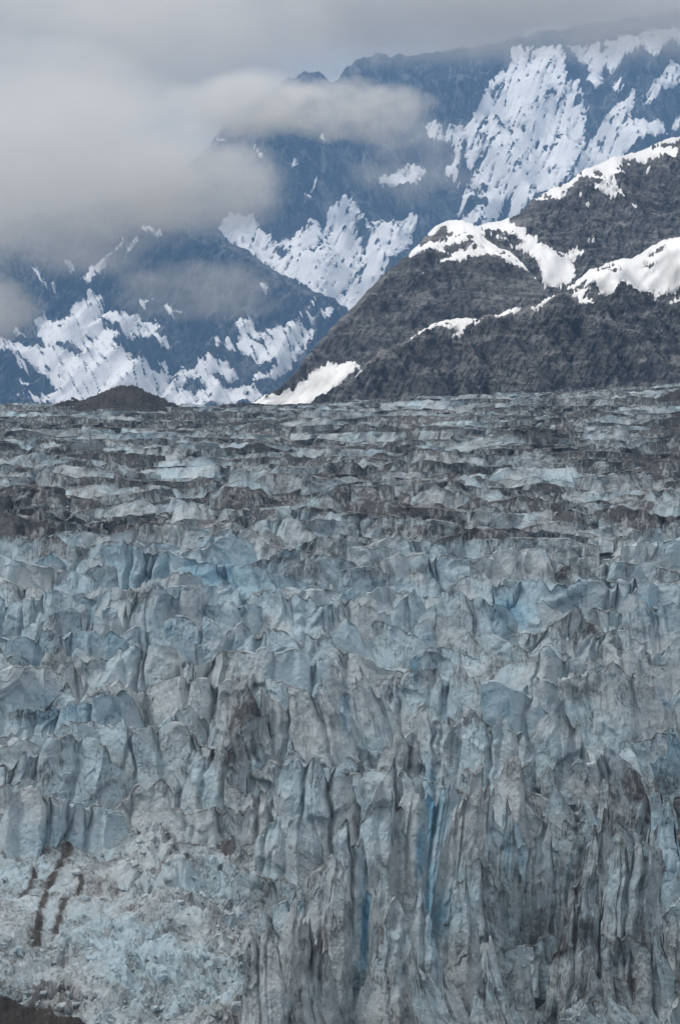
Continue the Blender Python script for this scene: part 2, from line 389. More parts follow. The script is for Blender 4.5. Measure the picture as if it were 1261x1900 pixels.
B_crest = [(-320, 540), (-100, 515), (0, 490), (40, 462), (65, 452), (100, 458), (150, 468), (210, 430), (260, 405), (300, 400), (340, 415), (400, 432), (450, 462), (500, 495), (560, 530), (610, 552), (640, 574), (660, 605), (690, 650), (720, 700), (760, 780), (1580, 790)]
B_snow = [
 Z1((305,1005),(350,1015),(345,1060),(400,1065),(425,1090),(470,1080),(480,1105),(520,1108),(545,1130),(530,1150),(570,1185),(555,1200),(500,1150),(430,1150),(405,1120),(355,1085),(350,1110),(410,1155),(375,1165),(435,1205),(450,1240),(520,1262),(640,1265),(680,1232),(770,1240),(800,1290),(740,1310),(760,1330),(840,1330),(900,1385),(150,1385),(70,1350),(200,1340),(160,1280),(100,1240),(70,1215),(105,1268),(75,1262),(40,1200),(10,1205),(-60,1210),(-60,1140),(0,1150),(60,1175),(160,1190),(130,1130),(120,1080),(150,1065),(180,1090),(230,1110),(245,1080),(255,1040),(300,1030)),
 Z1((785,1110),(830,1090),(850,1110),(870,1140),(920,1135),(960,1110),(1060,1140),(990,1220),(930,1290),(850,1330),(850,1300),(910,1280),(920,1240),(880,1250),(840,1230),(820,1210),(790,1190),(800,1150)),
 Z1((460,1010),(505,1020),(490,1050),(470,1040)), Z1((535,1030),(560,1030),(570,1060),(605,1090),(590,1100),(560,1060)), Z1((722,1165),(742,1178),(730,1190)), Z1((755,1145),(780,1160),(778,1200),(760,1195)),
 Z1((868,978),(897,985),(890,1007)), Z1((540,1240),(562,1245),(555,1260)), Z1((270,935),(310,900),(350,870),(400,810),(420,780),(410,830),(370,870),(340,920),(300,950)), Z1((470,755),(537,800),(537,818),(500,790)),
 Z1((120,910),(162,968),(145,962)), Z1((220,903),(250,903),(240,917)), Z1((403,845),(420,910),(408,890)), Z1((1043,1030),(1056,1060),(1045,1078)), Z1((1072,1085),(1132,1075),(1080,1118)), Z1((990,935),(1002,940),(992,950)), Z1((1030,1090),(1050,1100),(1040,1140)),
 Z1((430,820),(470,800),(420,850)), Z1((760,1110),(772,1120),(762,1128)), Z1((610,1245),(625,1250),(615,1258)), Z1((830,1045),(840,1050),(833,1060)), Z1((60,1120),(95,1145),(70,1135)), Z1((180,960),(195,968),(188,975)), Z1((100,1300),(110,1315),(80,1300)), Z1((995,1090),(1005,1085),(1000,1105))]
B_holes = [Z1((205,1190),(250,1180),(290,1205),(270,1215),(230,1205)), Z1((620,1290),(670,1295),(690,1330),(640,1340),(618,1320)), Z1((700,1290),(740,1280),(745,1300)), Z1((850,1165),(885,1170),(870,1178)), Z1((255,1222),(280,1222),(270,1228)), Z1((205,1120),(222,1125),(212,1132)), Z1((560,1280),(600,1285),(580,1295)), Z1((690,1345),(720,1352),(700,1365))]
def B_relief(x, y, z):
    g = (ridged(x / 600 - z / 1500 + 4.1, .9, z / 2200, 4, .55) - .6) * 130
    return g + fbm(x / 180 + 9, z / 380, 7.4, 5, .6) * 65 + ridged(x / 140 - z / 200, 5.2, z / 400, 4, .62) * 55 + facets(x / 110 - z / 300, z / 160, 4.0) * 36
make_range('mountain', 'lower blue mountain shoulder with spread snowfields under the low cloud', B_crest, 800, 12000, math.radians(44), 380, 215, ROCK_FAR, SNOW_LOW, B_snow, B_holes, B_relief, 5.2, edge=5.5, lift=6, crest_jag=5, fall=-.5, bias=1.4, hold=1.4, px_range=(-160, 780))

C1b_crest = Z2((380,760),(450,690),(560,650),(620,637),(690,628),(740,590),(790,545),(850,520),(900,490),(960,455),(1000,435),(1080,405),(1160,385),(1261,342),(1400,300),(1830,180))
C1b_snow = [Z2((570,625),(640,620),(690,620),(720,670),(770,710),(830,745),(870,755),(890,735),(945,750),(900,775),(915,815),(890,860),(845,880),(800,880),(780,790),(740,750),(700,740),(660,700),(620,680),(560,690),(540,660)),
 Z2((785,535),(880,500),(910,480),(1000,425),(1080,400),(1160,370),(1300,320),(1300,355),(1190,380),(1250,395),(1245,430),(1200,425),(1150,440),(1110,430),(1070,435),(1050,455),(1075,480),(1030,490),(1060,520),(1085,555),(1070,560),(1040,530),(990,510),(970,490),(930,490),(880,530),(850,570),(840,550),(800,550)),
 Z2((960,518),(1000,513),(1040,545),(1057,572),(1010,550),(975,540)), Z2((1088,583),(1112,590),(1105,602)), Z2((943,714),(972,713),(960,724)), Z2((775,558),(828,565),(800,574)), Z2((1140,455),(1160,450),(1150,462)), Z2((945,580),(955,580),(950,587)), Z2((925,550),(935,548),(930,556))]
C1b_holes = [Z2((600,665),(650,670),(700,690),(735,720),(715,732),(650,700)), Z2((1060,425),(1115,425),(1110,440),(1065,440)), Z2((845,755),(870,762),(850,768)), Z2((970,470),(1000,470),(1010,490),(975,490)), Z2((1190,420),(1215,425),(1200,440)), Z2((1130,440),(1160,430),(1170,437)), Z2((1170,385),(1240,375),(1235,390)), Z2((1015,505),(1045,515),(1030,520))]
def C_relief(k, amp):
    def f(x, y, z):
        g = (ridged(x / 110 + z / 200 + k, .9, z / 300, 4, .6) - .6) * 26
        return amp * (g + fbm(x / 46 + k, z / 50, k, 5, .65) * 10 + ridged(x / 20 - z / 40, k, z / 40, 4, .65) * 4.0 + facets(x / 17 + z / 30, z / 24, k) * 9 + facets(x / 7, z / 9 + x / 30, k + 1) * 3.5)
    return f
make_range('rock_ridge', 'dark rock ridge rising to the frame edge with snow along its top', C1b_crest, 790, 3250, math.radians(43), 330, 205, ROCK_NEAR, SNOW_NEAR, C1b_snow, C1b_holes, C_relief(3.3, 1.0), 8.1, edge=4.6, lift=1.1, crest_jag=4, bias=1.0, cat='ridge', px_range=(740, 1420))
C1a_crest = [(400, 780), (455, 760)] + Z2((-70,1180),(-50,1160),(0,1098),(50,1040),(100,990),(150,935),(200,880),(270,810),(340,755),(400,695),(450,645),(490,630),(530,630),(570,648),(610,690),(660,725),(710,745),(750,790),(790,840),(815,870),(850,900),(900,960),(1000,1060),(1100,1180),(1200,1300))
C1a_snow = [Z2((345,757),(370,720),(410,710),(470,710),(500,690),(480,650),(425,682),(420,660),(450,630),(490,610),(530,610),(575,635),(610,680),(660,715),(710,735),(745,770),(757,800),(700,795),(660,785),(640,775),(560,780),(470,790),(440,790),(490,770),(470,745),(430,740)),
 Z2((398,822),(437,815),(422,830)), Z2((768,818),(782,825),(772,830)), Z2((800,850),(860,905),(830,880)),
 Z1((755,1378),(830,1355),(900,1328),(960,1295),(1010,1260),(1070,1218),(1110,1208),(1165,1215),(1200,1240),(1150,1275),(1080,1320),(1010,1365),(985,1385))]
C1a_holes = [Z2((470,735),(520,725),(572,728),(530,750),(490,757)), Z2((560,745),(602,738),(590,753)), Z2((500,700),(545,688),(520,703)), Z2((650,746),(675,740),(665,750)), Z2((525,715),(560,703),(565,713)), Z2((680,755),(700,750),(690,760)), Z2((705,770),(725,768),(715,776))]
make_range('rock_ridge', 'rounded dark rock dome capped with white snow behind the front ridge', C1a_crest, 785, 2900, math.radians(42), 330, 205, ROCK_NEAR, SNOW_NEAR, C1a_snow, C1a_holes, C_relief(6.1, .8), 2.9, edge=4.6, lift=1.0, crest_jag=4, bias=1.0, cat='ridge', px_range=(400, 1240))
C2_crest = [(500, 790), (545, 768)] + Z2((10,1250),(100,1190),(180,1145),(215,1105),(260,1065),(330,1040),(380,1010),(450,970),(530,958),(580,965),(640,945),(740,915),(810,895),(890,850),(960,800),(1010,780),(1100,755),(1170,715),(1210,700),(1240,685),(1261,690),(1400,640),(1830,560))
C2_snow = [Z2((888,862),(950,790),(1010,765),(1100,735),(1170,700),(1240,670),(1400,620),(1830,540),(1830,700),(1400,820),(1261,862),(1180,885),(1170,865),(1130,875),(1050,870),(1045,895),(1020,905),(985,900),(980,865),(940,860),(945,840)),
 Z2((890,890),(940,870),(950,880),(930,905),(960,915),(967,935),(920,930),(915,905)), Z2((1215,902),(1261,883),(1400,860),(1330,900),(1261,905)), Z2((762,922),(850,878),(822,905),(780,927)), Z2((636,950),(740,905),(722,935),(650,967)), Z2((350,1037),(400,1000),(440,970),(520,948),(585,960),(545,990),(530,1020),(495,1042),(510,1010),(470,1005),(430,1025),(380,1032)), Z2((570,975),(600,962),(575,985)),
 Z2((330,1048),(342,1040),(335,1050)), Z2((135,1172),(150,1168),(142,1178)), Z2((170,1145),(195,1135),(180,1155))]
C2_holes = [Z2((1160,747),(1205,718),(1203,747)), Z2((985,802),(1035,783),(1020,797)), Z2((1145,785),(1175,778),(1160,790)), Z2((1010,825),(1060,810),(1030,828)), Z2((470,985),(510,975),(490,990)), Z2((420,1000),(450,990),(440,1003))]
make_range('rock_ridge', 'front dark brown rock ridge above the glacier with bright snow on its shoulder', C2_crest, 800, 2480, math.radians(48), 430, 225, ROCK_NEAR, SNOW_NEAR, C2_snow, C2_holes, C_relief(9.7, 1.0), 4.4, edge=4.6, lift=1.0, crest_jag=4, bias=1.0, cat='ridge', px_range=(480, 1420))

# ------------------------------------------------------------------ glacier surface
_rows = np.array([757, 762, 800, 850, 900, 970, 1100, 1200, 1300, 1400, 1500, 1600, 1750, 1900, 2050, 2300], float)
_D = np.array([2400, 2250, 1900, 1600, 1400, 1220, 1000, 890, 800, 725, 660, 610, 550, 505, 468, 420], float)
def row_of(D): return np.interp(D, _D[::-1], _rows[::-1])
def D_of(row): return np.interp(row, _rows, _D)
def surf_z(x, D):
    D = np.asarray(D, float); px = x / D * F + CX
    z = CZ - (row_of(D) - R0) / F * np.minimum(D, 2400) - np.maximum(D - 2400, 0) * .035
    w = smooth(1050, 2150, D)
    tilt = np.interp(px, [-400, 0, 340, 560, 700, 900, 1100, 1230, 1600], [6, 3, 0, 2, 9, 20, 31, 37, 46])
    z = z + tilt * w * np.minimum(D, 2300) / F
    z = z + fbm(x / 210, D / 260, 3.3, 2) * 5.0 * smooth(2350, 1500, D)
    z = z + 13.0 * np.exp(-((px - 730) / 150) ** 2 - ((D - 545) / 38) ** 2)
    return z
def gauss(px, row, spots):
    v = 0
    for (a, b, sa, sb, k) in spots: v = v + k * np.exp(-((px - a) / sa) ** 2 - ((row - b) / sb) ** 2)
    return v
DIRT = [(440, 1300, 34, 55, .42), (478, 1290, 14, 40, .5), (430, 1390, 30, 50, .35), (1250, 790, 35, 50, .4), (1225, 860, 60, 40, .3), (1010, 810, 60, 25, .5), (800, 985, 140, 16, .55), (30, 980, 130, 22, .6), (20, 1325, 60, 18, .6),
        (1190, 1500, 110, 90, .3), (1150, 1800, 120, 110, .32), (1020, 1250, 130, 30, .4), (1090, 1165, 40, 25, .55), (600, 1760, 90, 90, .2), (300, 985, 80, 16, .45), (690, 950, 150, 12, .45), (100, 1190, 16, 50, .5), (270, 1105, 30, 20, .6), (890, 1610, 40, 50, .25), (1250, 1450, 60, 60, .4), (150, 1030, 90, 12, .4), (760, 1060, 60, 14, .4), (1000, 1060, 90, 14, .4)]
BLUE = [(797, 1470, 20, 60, .8), (780, 1580, 15, 60, .9), (672, 1680, 14, 90, .9), (1215, 1130, 55, 55, .2), (480, 1345, 40, 40, .45), (935, 1140, 35, 35, .45), (1030, 1210, 50, 20, .45), (330, 1130, 190, 90, .22), (110, 1310, 120, 50, .35), (815, 1700, 25, 60, .7), (940, 1580, 18, 60, .6), (250, 1690, 80, 30, .45), (100, 1540, 160, 60, .2), (560, 1110, 90, 60, .2), (100, 1030, 60, 30, .25), (430, 1060, 70, 25, .25), (1180, 1640, 90, 60, .3), (210, 1820, 200, 60, .2), (640, 1320, 12, 70, .6), (770, 1250, 10, 40, .6), (1180, 1400, 100, 60, .2)]
def dirt_at(px, row):
    base = np.interp(row, [700, 760, 840, 950, 1010, 1100, 1400, 1550, 1900], [.74, .76, .78, .74, .44, .22, .22, .18, .26])
    base = base - .18 * smooth(520, 380, px) * smooth(1480, 1560, row)
    base = base + .14 * smooth(850, 1050, px) * smooth(1330, 1450, row)
    return base + gauss(px, row, DIRT)
def blue_at(px, row): return gauss(px, row, BLUE)
def stripes(px, row):
    """The three bands of dark debris on the pale ice apron."""
    v = 0
    for pts, w in (([(152, 1555), (125, 1610), (92, 1660), (70, 1730), (65, 1780)], 6.5), ([(75, 1580), (62, 1640), (38, 1680)], 5.5), ([(150, 1650), (120, 1690), (100, 1740)], 5.5), ([(270, 1500), (262, 1560)], 3)):
        y = [p[1] for p in pts]
        c = np.interp(row, y, [p[0] for p in pts]) + 4 * perlin(row / 9.0, .5, w)
        v = np.maximum(v, np.exp(-((px - c) / w) ** 2) * smooth(y[0] - 12, y[0], row) * smooth(y[-1] + 15, y[-1], row))
    return v

gnc, gnr = 300, 420
gpx = np.linspace(-330, 1590, gnc); gD = np.concatenate([np.linspace(3000, 2420, 14), D_of(np.concatenate([np.linspace(757, 980, 150), np.linspace(981, 2290, gnr - 164)]))])
GD = np.broadcast_to(gD[:, None], (gnr, gnc)); GX = (gpx[None, :] - CX) / F * GD
GZ = surf_z(GX, GD)
grow = row_of(GD); GP = np.broadcast_to(gpx[None, :], GD.shape)
bowl = smooth(520, 400, GP) * smooth(1490, 1570, grow)
far = smooth(1150, 1450, GD)
rough = (ridged(GX / 55, GD / 16, 1.1, 4, .55) - .4) * 2.2 * far * smooth(2500, 2100, GD) + (ridged(GX / 90 + 7, GD / 30, 8.1, 3, .5)) * 1.6 * far
rough = rough + (1 - far) * (ridged(GX / 16, GD / 12, 2.1, 4, .55) - .6) * 3.0 * (1 - bowl * .6)
rub = facets(GX / 5.0, GD / 5.0, 1.0) * 2.6 + facets(GX / 2.2 + 9, GD / 2.2, 2.0) * 1.1 + fbm(GX / 22, GD / 22, 3.0, 3) * 5.0
GZ = GZ + rough + bowl * (rub * .3 - 9.0) - 3.0 * far * smooth(2420, 2250, GD) - 5.0 * (1 - far) - 18.0 * smooth(430, 520, GP) * smooth(1380, 1460, grow)
gd = dirt_at(GP, grow) + .55 * stripes(GP, grow) * bowl + .1
gb = blue_at(GP, grow)
me = make_mesh('glacier', np.stack([GX, GD, GZ], -1), grid_quads(gnr, gnc), attrs={'ice': np.stack([np.zeros_like(gd), gd, gb], -1).reshape(-1, 3)})
glacier = link('glacier', me, ICE, None, 'structure', 'broken blue-grey glacier filling the valley below the mountains', 'glacier')

# ------------------------------------------------------------------ seracs and ridges
class Joined:
    def __init__(s): s.co, s.q, s.a, s.n = [], [], [], 0
    def add(s, co, q, a): s.co.append(co); s.q.append(q + s.n); s.a.append(a); s.n += len(co)
    def mesh(s, name): return make_mesh(name, np.concatenate(s.co), np.concatenate(s.q), attrs={'ice': np.concatenate(s.a)})

def serac(px, D, Wpx, Hpx, r, style='slab', lean=0.0, yaw=0.0, face=.35, dirt=0.0, blue=0.0, cracks=2, jag=.16, res=3.0, back=4, fold=.075, sink=.25, x=None, boxy=2.6, thick=.03):
    m = D / F
    W, H = Wpx * m, Hpx * m
    nu = int(np.clip(Wpx / res, 8, 110)); nf = int(np.clip(Hpx * (1 + sink) / res, 6, 110))
    u = np.linspace(-1, 1, nu)
    if style == 'slab': env = 1 - .28 * np.abs(u) ** 3 - .12 * u * r.uniform(-1, 1)
    elif style == 'peak':
        u0 = r.uniform(-.35, .35); env = .30 + .70 * (1 - np.where(u < u0, (u0 - u) / (1 + u0), (u - u0) / (1 - u0))) ** r.uniform(.7, 1.25)
    elif style == 'shear':
        s = r.choice([-1, 1]); v = u * s; env = np.interp(v, [-1, -.3, r.uniform(.45, .75), .88, 1], [.35, .62, 1.0, .82, .3])
    elif style == 'tower': env = np.interp(u, [-1, -.7, -.3, r.uniform(-.15, .25), .5, .8, 1], [.36, .68, .86, 1, .82, .6, .3])
    else: env = 1 - .5 * np.abs(u) ** 2.5
    h = env * (1 + jag * (.8 * jagline(u, 5, r) + .45 * jagline(u, 12, r) + .28 * jagline(u, 33, r)) - jag * .6)
    h = h / h.max(); cks = []
    for k in range(cracks):
        uk = r.uniform(-.85, .85); wk = r.uniform(.018, .05) * 40 / max(20, Wpx * .5) ; wk = max(wk, 1.6 * 2 / nu)
        cks.append((uk, wk, r.uniform(-.22, .22), r.uniform(.35, 1.0)))
        h = h * (1 - .16 * np.exp(-((u - uk) / (wk * 1.6)) ** 2) * cks[-1][3])
    H_u = np.maximum(h, .12) * H
    plan = fold * W * jagline(u, r.integers(3, 6), r) + .04 * W * jagline(u, 11, r) + r.uniform(-.1, .16) * W * u * u
    w0 = r.uniform(-.45, .45); wk_ = r.uniform(.0, .16) if style == 'slab' else r.uniform(.08, .38)
    plan = plan - wk_ * W * (1 - np.where(u < w0, (w0 - u) / (1 + w0), (u - w0) / (1 - w0)))
    lens = (1 - np.abs(u) ** boxy) ** .6
    s = np.concatenate([np.linspace(0, 1, nf), np.ones(1), np.linspace(.93, 0, back)])
    side = np.concatenate([np.zeros(nf), np.ones(1 + back)])
    S = s[:, None]; SD = side[:, None]
    z0 = -sink * H
    Z = z0 + (H_u[None, :] - z0) * S
    tc = r.uniform(.3, 1.0) * thick * W + .35
    yf = plan[None, :] - face * H * (1 + sink) * (1 - S) ** 1.25 * (.35 + .65 * lens[None, :])
    yb = plan[None, :] + (tc + .28 * H * (1 - S)) * lens[None, :] + .15
    Y = np.where(SD > 0, yb, yf)
    X = np.broadcast_to((u * W / 2)[None, :], Z.shape).copy()
    o = r.uniform(0, 250, 3)
    sc = min(max(W, H * .6), 1.35 * W)
    d = .05 * sc * fbm(X / (.6 * sc) + o[0], Z / (.6 * sc) + o[1], o[2], 2)
    ang = r.uniform(-.5, .5)
    xa, za = X + ang * Z, Z - ang * X
    d = d + .085 * sc * facets(xa / (.46 * sc) + o[1], za / (.55 * sc) + o[0], o[2])
    d = d + .026 * sc * facets(xa / (.17 * sc) + o[0], za / (.26 * sc) + o[2], o[1]) * smooth(-.2, .5, fbm(X / (.5 * sc) + o[2], Z / (.5 * sc) + o[1], o[0], 2))
    d = d + .012 * sc * facets(X / (.07 * sc) + o[2], Z / (.07 * sc) + o[1], o[0])
    d = d + .006 * sc * ridged(xa / (.2 * sc) + o[0], o[1], za / (.3 * sc), 4, .65)
    UU = np.broadcast_to(u[None, :], Z.shape)
    wob = .06 * fbm(Z / (.3 * sc), o[0], o[1], 2)
    ckm = 0
    for uk, wk, sl, dp in cks:
        e = np.exp(-((UU - uk - sl * (1 - S) * 1.0 - wob) / wk) ** 2) * (.35 + .65 * S)
        d = d - dp * .13 * sc * e; ckm = np.maximum(ckm, e * dp)
    Y = Y - d * np.where(SD > 0, -.6, 1.0) * (.25 + .75 * lens[None, :])
    X = X + .035 * sc * fbm(X / (.3 * sc) + o[2], Z / (.3 * sc) + o[0], o[1], 2)
    Z = Z + .018 * sc * fbm(X / (.1 * sc) + o[1], Z / (.2 * sc) + o[2], o[0], 2) * (S < 1)
    X = X + lean * Z + .08 * W * perlin(Z / (.9 * sc), o[2], o[0])
    cyw, syw = math.cos(yaw), math.sin(yaw)
    Xr = X * cyw - Y * syw; Yr = X * syw + Y * cyw
    x0 = (px - CX) / F * D
    zs = float(surf_z(np.array([x0]), np.array([D]))[0])
    co = np.stack([Xr + x0, Yr + D, Z + zs], -1).reshape(-1, 3)
    crest = np.exp(-(H_u[None, :] - (z0 + (H_u[None, :] - z0) * S)) / (.008 * H + .30))
    crest = np.maximum(crest, ckm * .75)
    vp = co[:, 0] / co[:, 1] * F + CX; vr = R0 - (co[:, 2] - CZ) / co[:, 1] * F
    dv = dirt_at(vp, vr) + dirt; bv = blue_at(vp, vr) + blue
    at = np.stack([crest.ravel(), dv, bv], -1)
    return co, grid_quads(len(s), nu), at

pieces = []       # (size on view, name, data)
r = np.random.default_rng(21)
def put(name, label=None, **k):
    co, q, a = serac(r=r, **k)
    pieces.append([k['Wpx'] * k['Hpx'], name, co, q, a, label])
# large pieces one can point at: column, crest row, foot row, width
HAND = [
 # px, crest, foot, width, style, lean, blue, dirt, label
 (700, 1396, 1800, 126, 'tower', .04, -.1, -.5, 'tall pale ice tower beside the deep blue cleft'),
 (760, 1450, 1795, 44, 'tower', .09, .0, -.15, None), (838, 1414, 1785, 80, 'tower', .12, .1, -.4, 'blue ice blade on the far side of the deep cleft'), (800, 1445, 1680, 60, 'slab', .12, .5, -.5, 'deep blue back wall of the cleft between the ice towers'),
 (628, 1500, 1840, 92, 'tower', .08, -.1, -.35, None), (580, 1570, 1900, 104, 'tower', .1, -.1, -.25, None), (735, 1635, 1950, 125, 'peak', 0, .0, .12, 'triangular grey ice pinnacle in front of the tall tower'),
 (625, 1585, 1920, 56, 'tower', 0, .0, .05, None), (672, 1615, 1840, 50, 'slab', 0, .5, -.4, None), (560, 1640, 1960, 120, 'tower', .03, 0, .08, None), (505, 1715, 2000, 110, 'shear', .04, 0, .05, None), (705, 1590, 1880, 44, 'tower', .02, .1, .0, None),
 (790, 1620, 1900, 60, 'shear', .0, .3, .0, None), (855, 1590, 1850, 70, 'tower', 0, .1, .1, None), (900, 1560, 1800, 70, 'tower', -.05, .1, .12, None), (945, 1480, 1760, 56, 'tower', 0, .1, .1, None), (1000, 1490, 1760, 66, 'tower', .05, .05, .15, None),
 (1090, 1490, 1740, 80, 'shear', .05, 0, .15, None), (930, 1735, 1990, 90, 'shear', -.2, .1, .05, 'curved smooth ice fin leaning over dark rubble'), (850, 1730, 1990, 100, 'shear', -.25, .1, .1, None), (1160, 1540, 1790, 100, 'slab', .1, .2, .1, None), (1060, 1600, 1880, 90, 'tower', .1, .0, .2, None),
 (290, 1078, 1195, 190, 'slab', 0, .12, -.1, None), (630, 1108, 1215, 170, 'slab', -.02, .05, 0, None), (250, 1190, 1310, 190, 'slab', 0, .2, -.1, None), (345, 1140, 1250, 170, 'slab', .03, .3, -.15, 'broad pale blue ice face with a smooth domed top'),
 (825, 1205, 1390, 180, 'slab', -.12, 0, .1, 'broad grey flat-topped ice wall'), (700, 1230, 1420, 110, 'slab', -.28, .08, .0, None), (620, 1270, 1450, 110, 'slab', -.25, .08, .0, None), (560, 1270, 1420, 100, 'slab', -.2, .1, 0, None),
 (300, 1330, 1500, 260, 'slab', 0, 0, .12, None), (110, 1360, 1520, 240, 'slab', 0, .05, .08, None), (160, 1270, 1390, 210, 'shear', 0, .3, -.1, None), (60, 1305, 1400, 110, 'slab', 0, .35, -.1, None), (125, 1450, 1590, 225, 'shear', 0, .18, -.1, 'wide light ice step above the striped apron'),
 (310, 1425, 1540, 80, 'tower', 0, .1, -.05, None), (390, 1360, 1540, 120, 'slab', .04, .0, .18, None), (500, 1410, 1590, 140, 'shear', .03, .0, .05, None), (600, 1400, 1600, 150, 'slab', -.1, .0, .05, None), (540, 1500, 1680, 120, 'slab', 0, .05, .0, None), (380, 1490, 1600, 160, 'slab', .0, .12, -.05, None),
 (1222, 1092, 1230, 130, 'slab', 0, .2, -.3, 'rounded bright blue ice block at the frame edge'), (1110, 1160, 1270, 110, 'slab', 0, -.1, .3, None), (1140, 1225, 1350, 150, 'slab', 0, 0, .12, None), (20, 1190, 1330, 100, 'shear', 0, .05, .05, None), (110, 1195, 1320, 90, 'tower', 0, .0, .1, None),
 (100, 1090, 1190, 110, 'slab', 0, .1, 0, None), (200, 1120, 1230, 100, 'tower', 0, .05, 0, None), (500, 1235, 1370, 110, 'shear', 0, .25, -.1, None), (440, 1260, 1420, 110, 'slab', 0, -.1, .12, 'dirt-blackened ice wall between paler blue faces'), (930, 1140, 1240, 70, 'tower', 0, .35, -.1, None),
 (900, 1310, 1470, 110, 'slab', .0, .05, .0, None), (830, 1300, 1440, 120, 'slab', 0, .05, 0, None), (960, 1400, 1560, 100, 'peak', 0, .0, .1, None), (1030, 1290, 1440, 110, 'tower', 0, .05, .05, None), (750, 1330, 1490, 90, 'tower', -.05, .05, .05, None), (880, 1430, 1620, 130, 'peak', 0, .0, .12, None),
]
for (px, cr_, ft, w, st, ln, bl, di, lab) in HAND:
    D = float(D_of(ft)); x0 = (px - CX) / F * D
    frow = R0 - (float(surf_z(np.array([x0]), np.array([D]))[0]) - CZ) / D * F
    put('serac', lab, px=px, D=D, Wpx=w * 1.08, Hpx=max(30, (frow - cr_)), style=st, lean=ln, yaw=r.uniform(-.25, .25), blue=bl, dirt=di, face=.12 if st == 'tower' else .26, cracks=int(1 + w / 60), jag=.2, sink=.6 if cr_ > 1380 else .35, boxy=6.0 if st == 'tower' else 3.2, thick=.10 if (650 < px < 880 and cr_ > 1380) else .04)
# rows of seracs down the icefall
row = 972.0
while row < 2090:
    sp = float(np.interp(row, [970, 1040, 1150, 1300, 1500, 1800, 2100], [18, 30, 50, 60, 62, 66, 70]))
    px = -110 - r.uniform(0, 90)
    while px < 1370:
        inbowl = px < 470 + 30 * math.sin(row / 40) and row > 1560
        rightlow = px > 830 and row > 1380
        tw = 460 < px <= 850 and row > 1560
        nar = rightlow or tw
        w = float(np.clip(r.lognormal(math.log(118), .42), 50, 280)) * float(np.interp(row, [970, 1100, 1300], [.9, .95, 1.1]))
        if nar: w = float(np.clip(r.lognormal(math.log(74), .42), 32, 170))
        px += w * .5
        rr = row + r.uniform(-.5, .5) * sp * (1.3 if nar else 1.0)
        hp = sp * r.uniform(1.15, 1.9) * (w / 118) ** .3
        if rightlow: hp = sp * r.uniform(.9, 1.9)
        if tw: hp = sp * r.uniform(.6, 1.2)
        if row < 1040: w *= 1.2
        if (inbowl and r.random() < .9) or (tw and 700 < px < 860 and row < 1800) or (nar and r.random() < .12): px += w * .5; continue
        if inbowl: hp *= .35; w *= .5
        st = r.choice(['slab', 'peak', 'shear', 'tower'], p=[.45, .18, .25, .12] if not nar else [.08, .27, .3, .35])
        ln = -.18 * smooth(450, 650, px) * smooth(1050, 850, px) * smooth(1150, 1300, rr) - .28 * float(rightlow) * smooth(930, 1130, px) + r.uniform(-.14, .14) * (1.5 if nar else 1.0)
        put('serac', None, px=px, D=float(D_of(rr)), Wpx=w * (1.0 if nar else 1.2), Hpx=hp, style=str(st), lean=float(ln), yaw=r.uniform(-.6, .6), blue=r.uniform(-.2, .5), dirt=r.uniform(-.35, .3), face=r.uniform(.05, .3) if nar else r.uniform(.12, .42), sink=.7 if nar else (.75 if px > 400 and row > 1330 else .35), cracks=int(w / 65 + r.random()), jag=r.uniform(.1, .24), res=3.3, boxy=5.0 if nar else 3.2)
        if r.random() < .55 and not inbowl:      # shards broken off beside it
            for _ in range(int(r.integers(1, 3))):
                sw = w * r.uniform(.2, .42)
                put('serac', None, px=px + r.uniform(-.55, .55) * w, D=float(D_of(rr + r.uniform(.1, .6) * sp)), Wpx=max(16, sw), Hpx=max(14, hp * r.uniform(.3, .7)), style=str(r.choice(['peak', 'shear', 'tower'])), lean=r.uniform(-.3, .3), yaw=r.uniform(-.8, .8), blue=r.uniform(-.2, .5), dirt=r.uniform(-.2, .25), face=r.uniform(.1, .4), cracks=0, jag=r.uniform(.12, .3), res=3.3, boxy=4.0, sink=1.3 if px > 400 and row > 1330 else .6)
        px += w * (.5 if nar else .4)
    row += sp
ser = sorted([p for p in pieces], key=lambda p: -p[0])
J = Joined()
for i, p in enumerate(ser):
    if i < 300:
        o = link('serac', make_mesh('serac', p[2], p[3], attrs={'ice': p[4]}), ICE, glacier)
        if p[5]: o['label'] = p[5]
    else: J.add(p[2], p[3], p[4])
if J.n: link('broken_ice', J.mesh('broken_ice'), ICE, glacier, 'stuff')
# long low ridges of the upper glacier
pieces = []
row = 758.0
while row < 985:
    sp = float(np.interp(row, [757, 800, 900, 985], [3.0, 5.2, 9, 13]))
    px = -120 - r.uniform(0, 80)
    while px < 1390:
        w = r.uniform(70, 240) * float(np.interp(row, [757, 850, 985], [.8, 1.0, .9]))
        px += w * .5
        rr = row + r.uniform(-.5, .5) * sp
        hp = sp * r.uniform(1.6, 4.2)
        put('ice_ridge', None, px=px, D=float(D_of(rr)), Wpx=w * 1.2, Hpx=hp, style=str(r.choice(['slab', 'shear', 'ridge', 'peak'])), yaw=r.uniform(-.35, .35), blue=r.uniform(-.5, .05), dirt=r.uniform(-.42, .4), face=r.uniform(.2, .9), cracks=int(r.integers(0, 3)), jag=r.uniform(.15, .4), res=3.6, back=3, fold=.05)
        px += w * r.uniform(.25, .5)
    row += sp
ser = sorted(pieces, key=lambda p: -p[0]); J = Joined()
for i, p in enumerate(ser):
    if i < 300: link('ice_ridge', make_mesh('ice_ridge', p[2], p[3], attrs={'ice': p[4]}), ICE, glacier)
    else: J.add(p[2], p[3], p[4])
if J.n: link('small_ridges', J.mesh('small_ridges'), ICE, glacier, 'stuff')

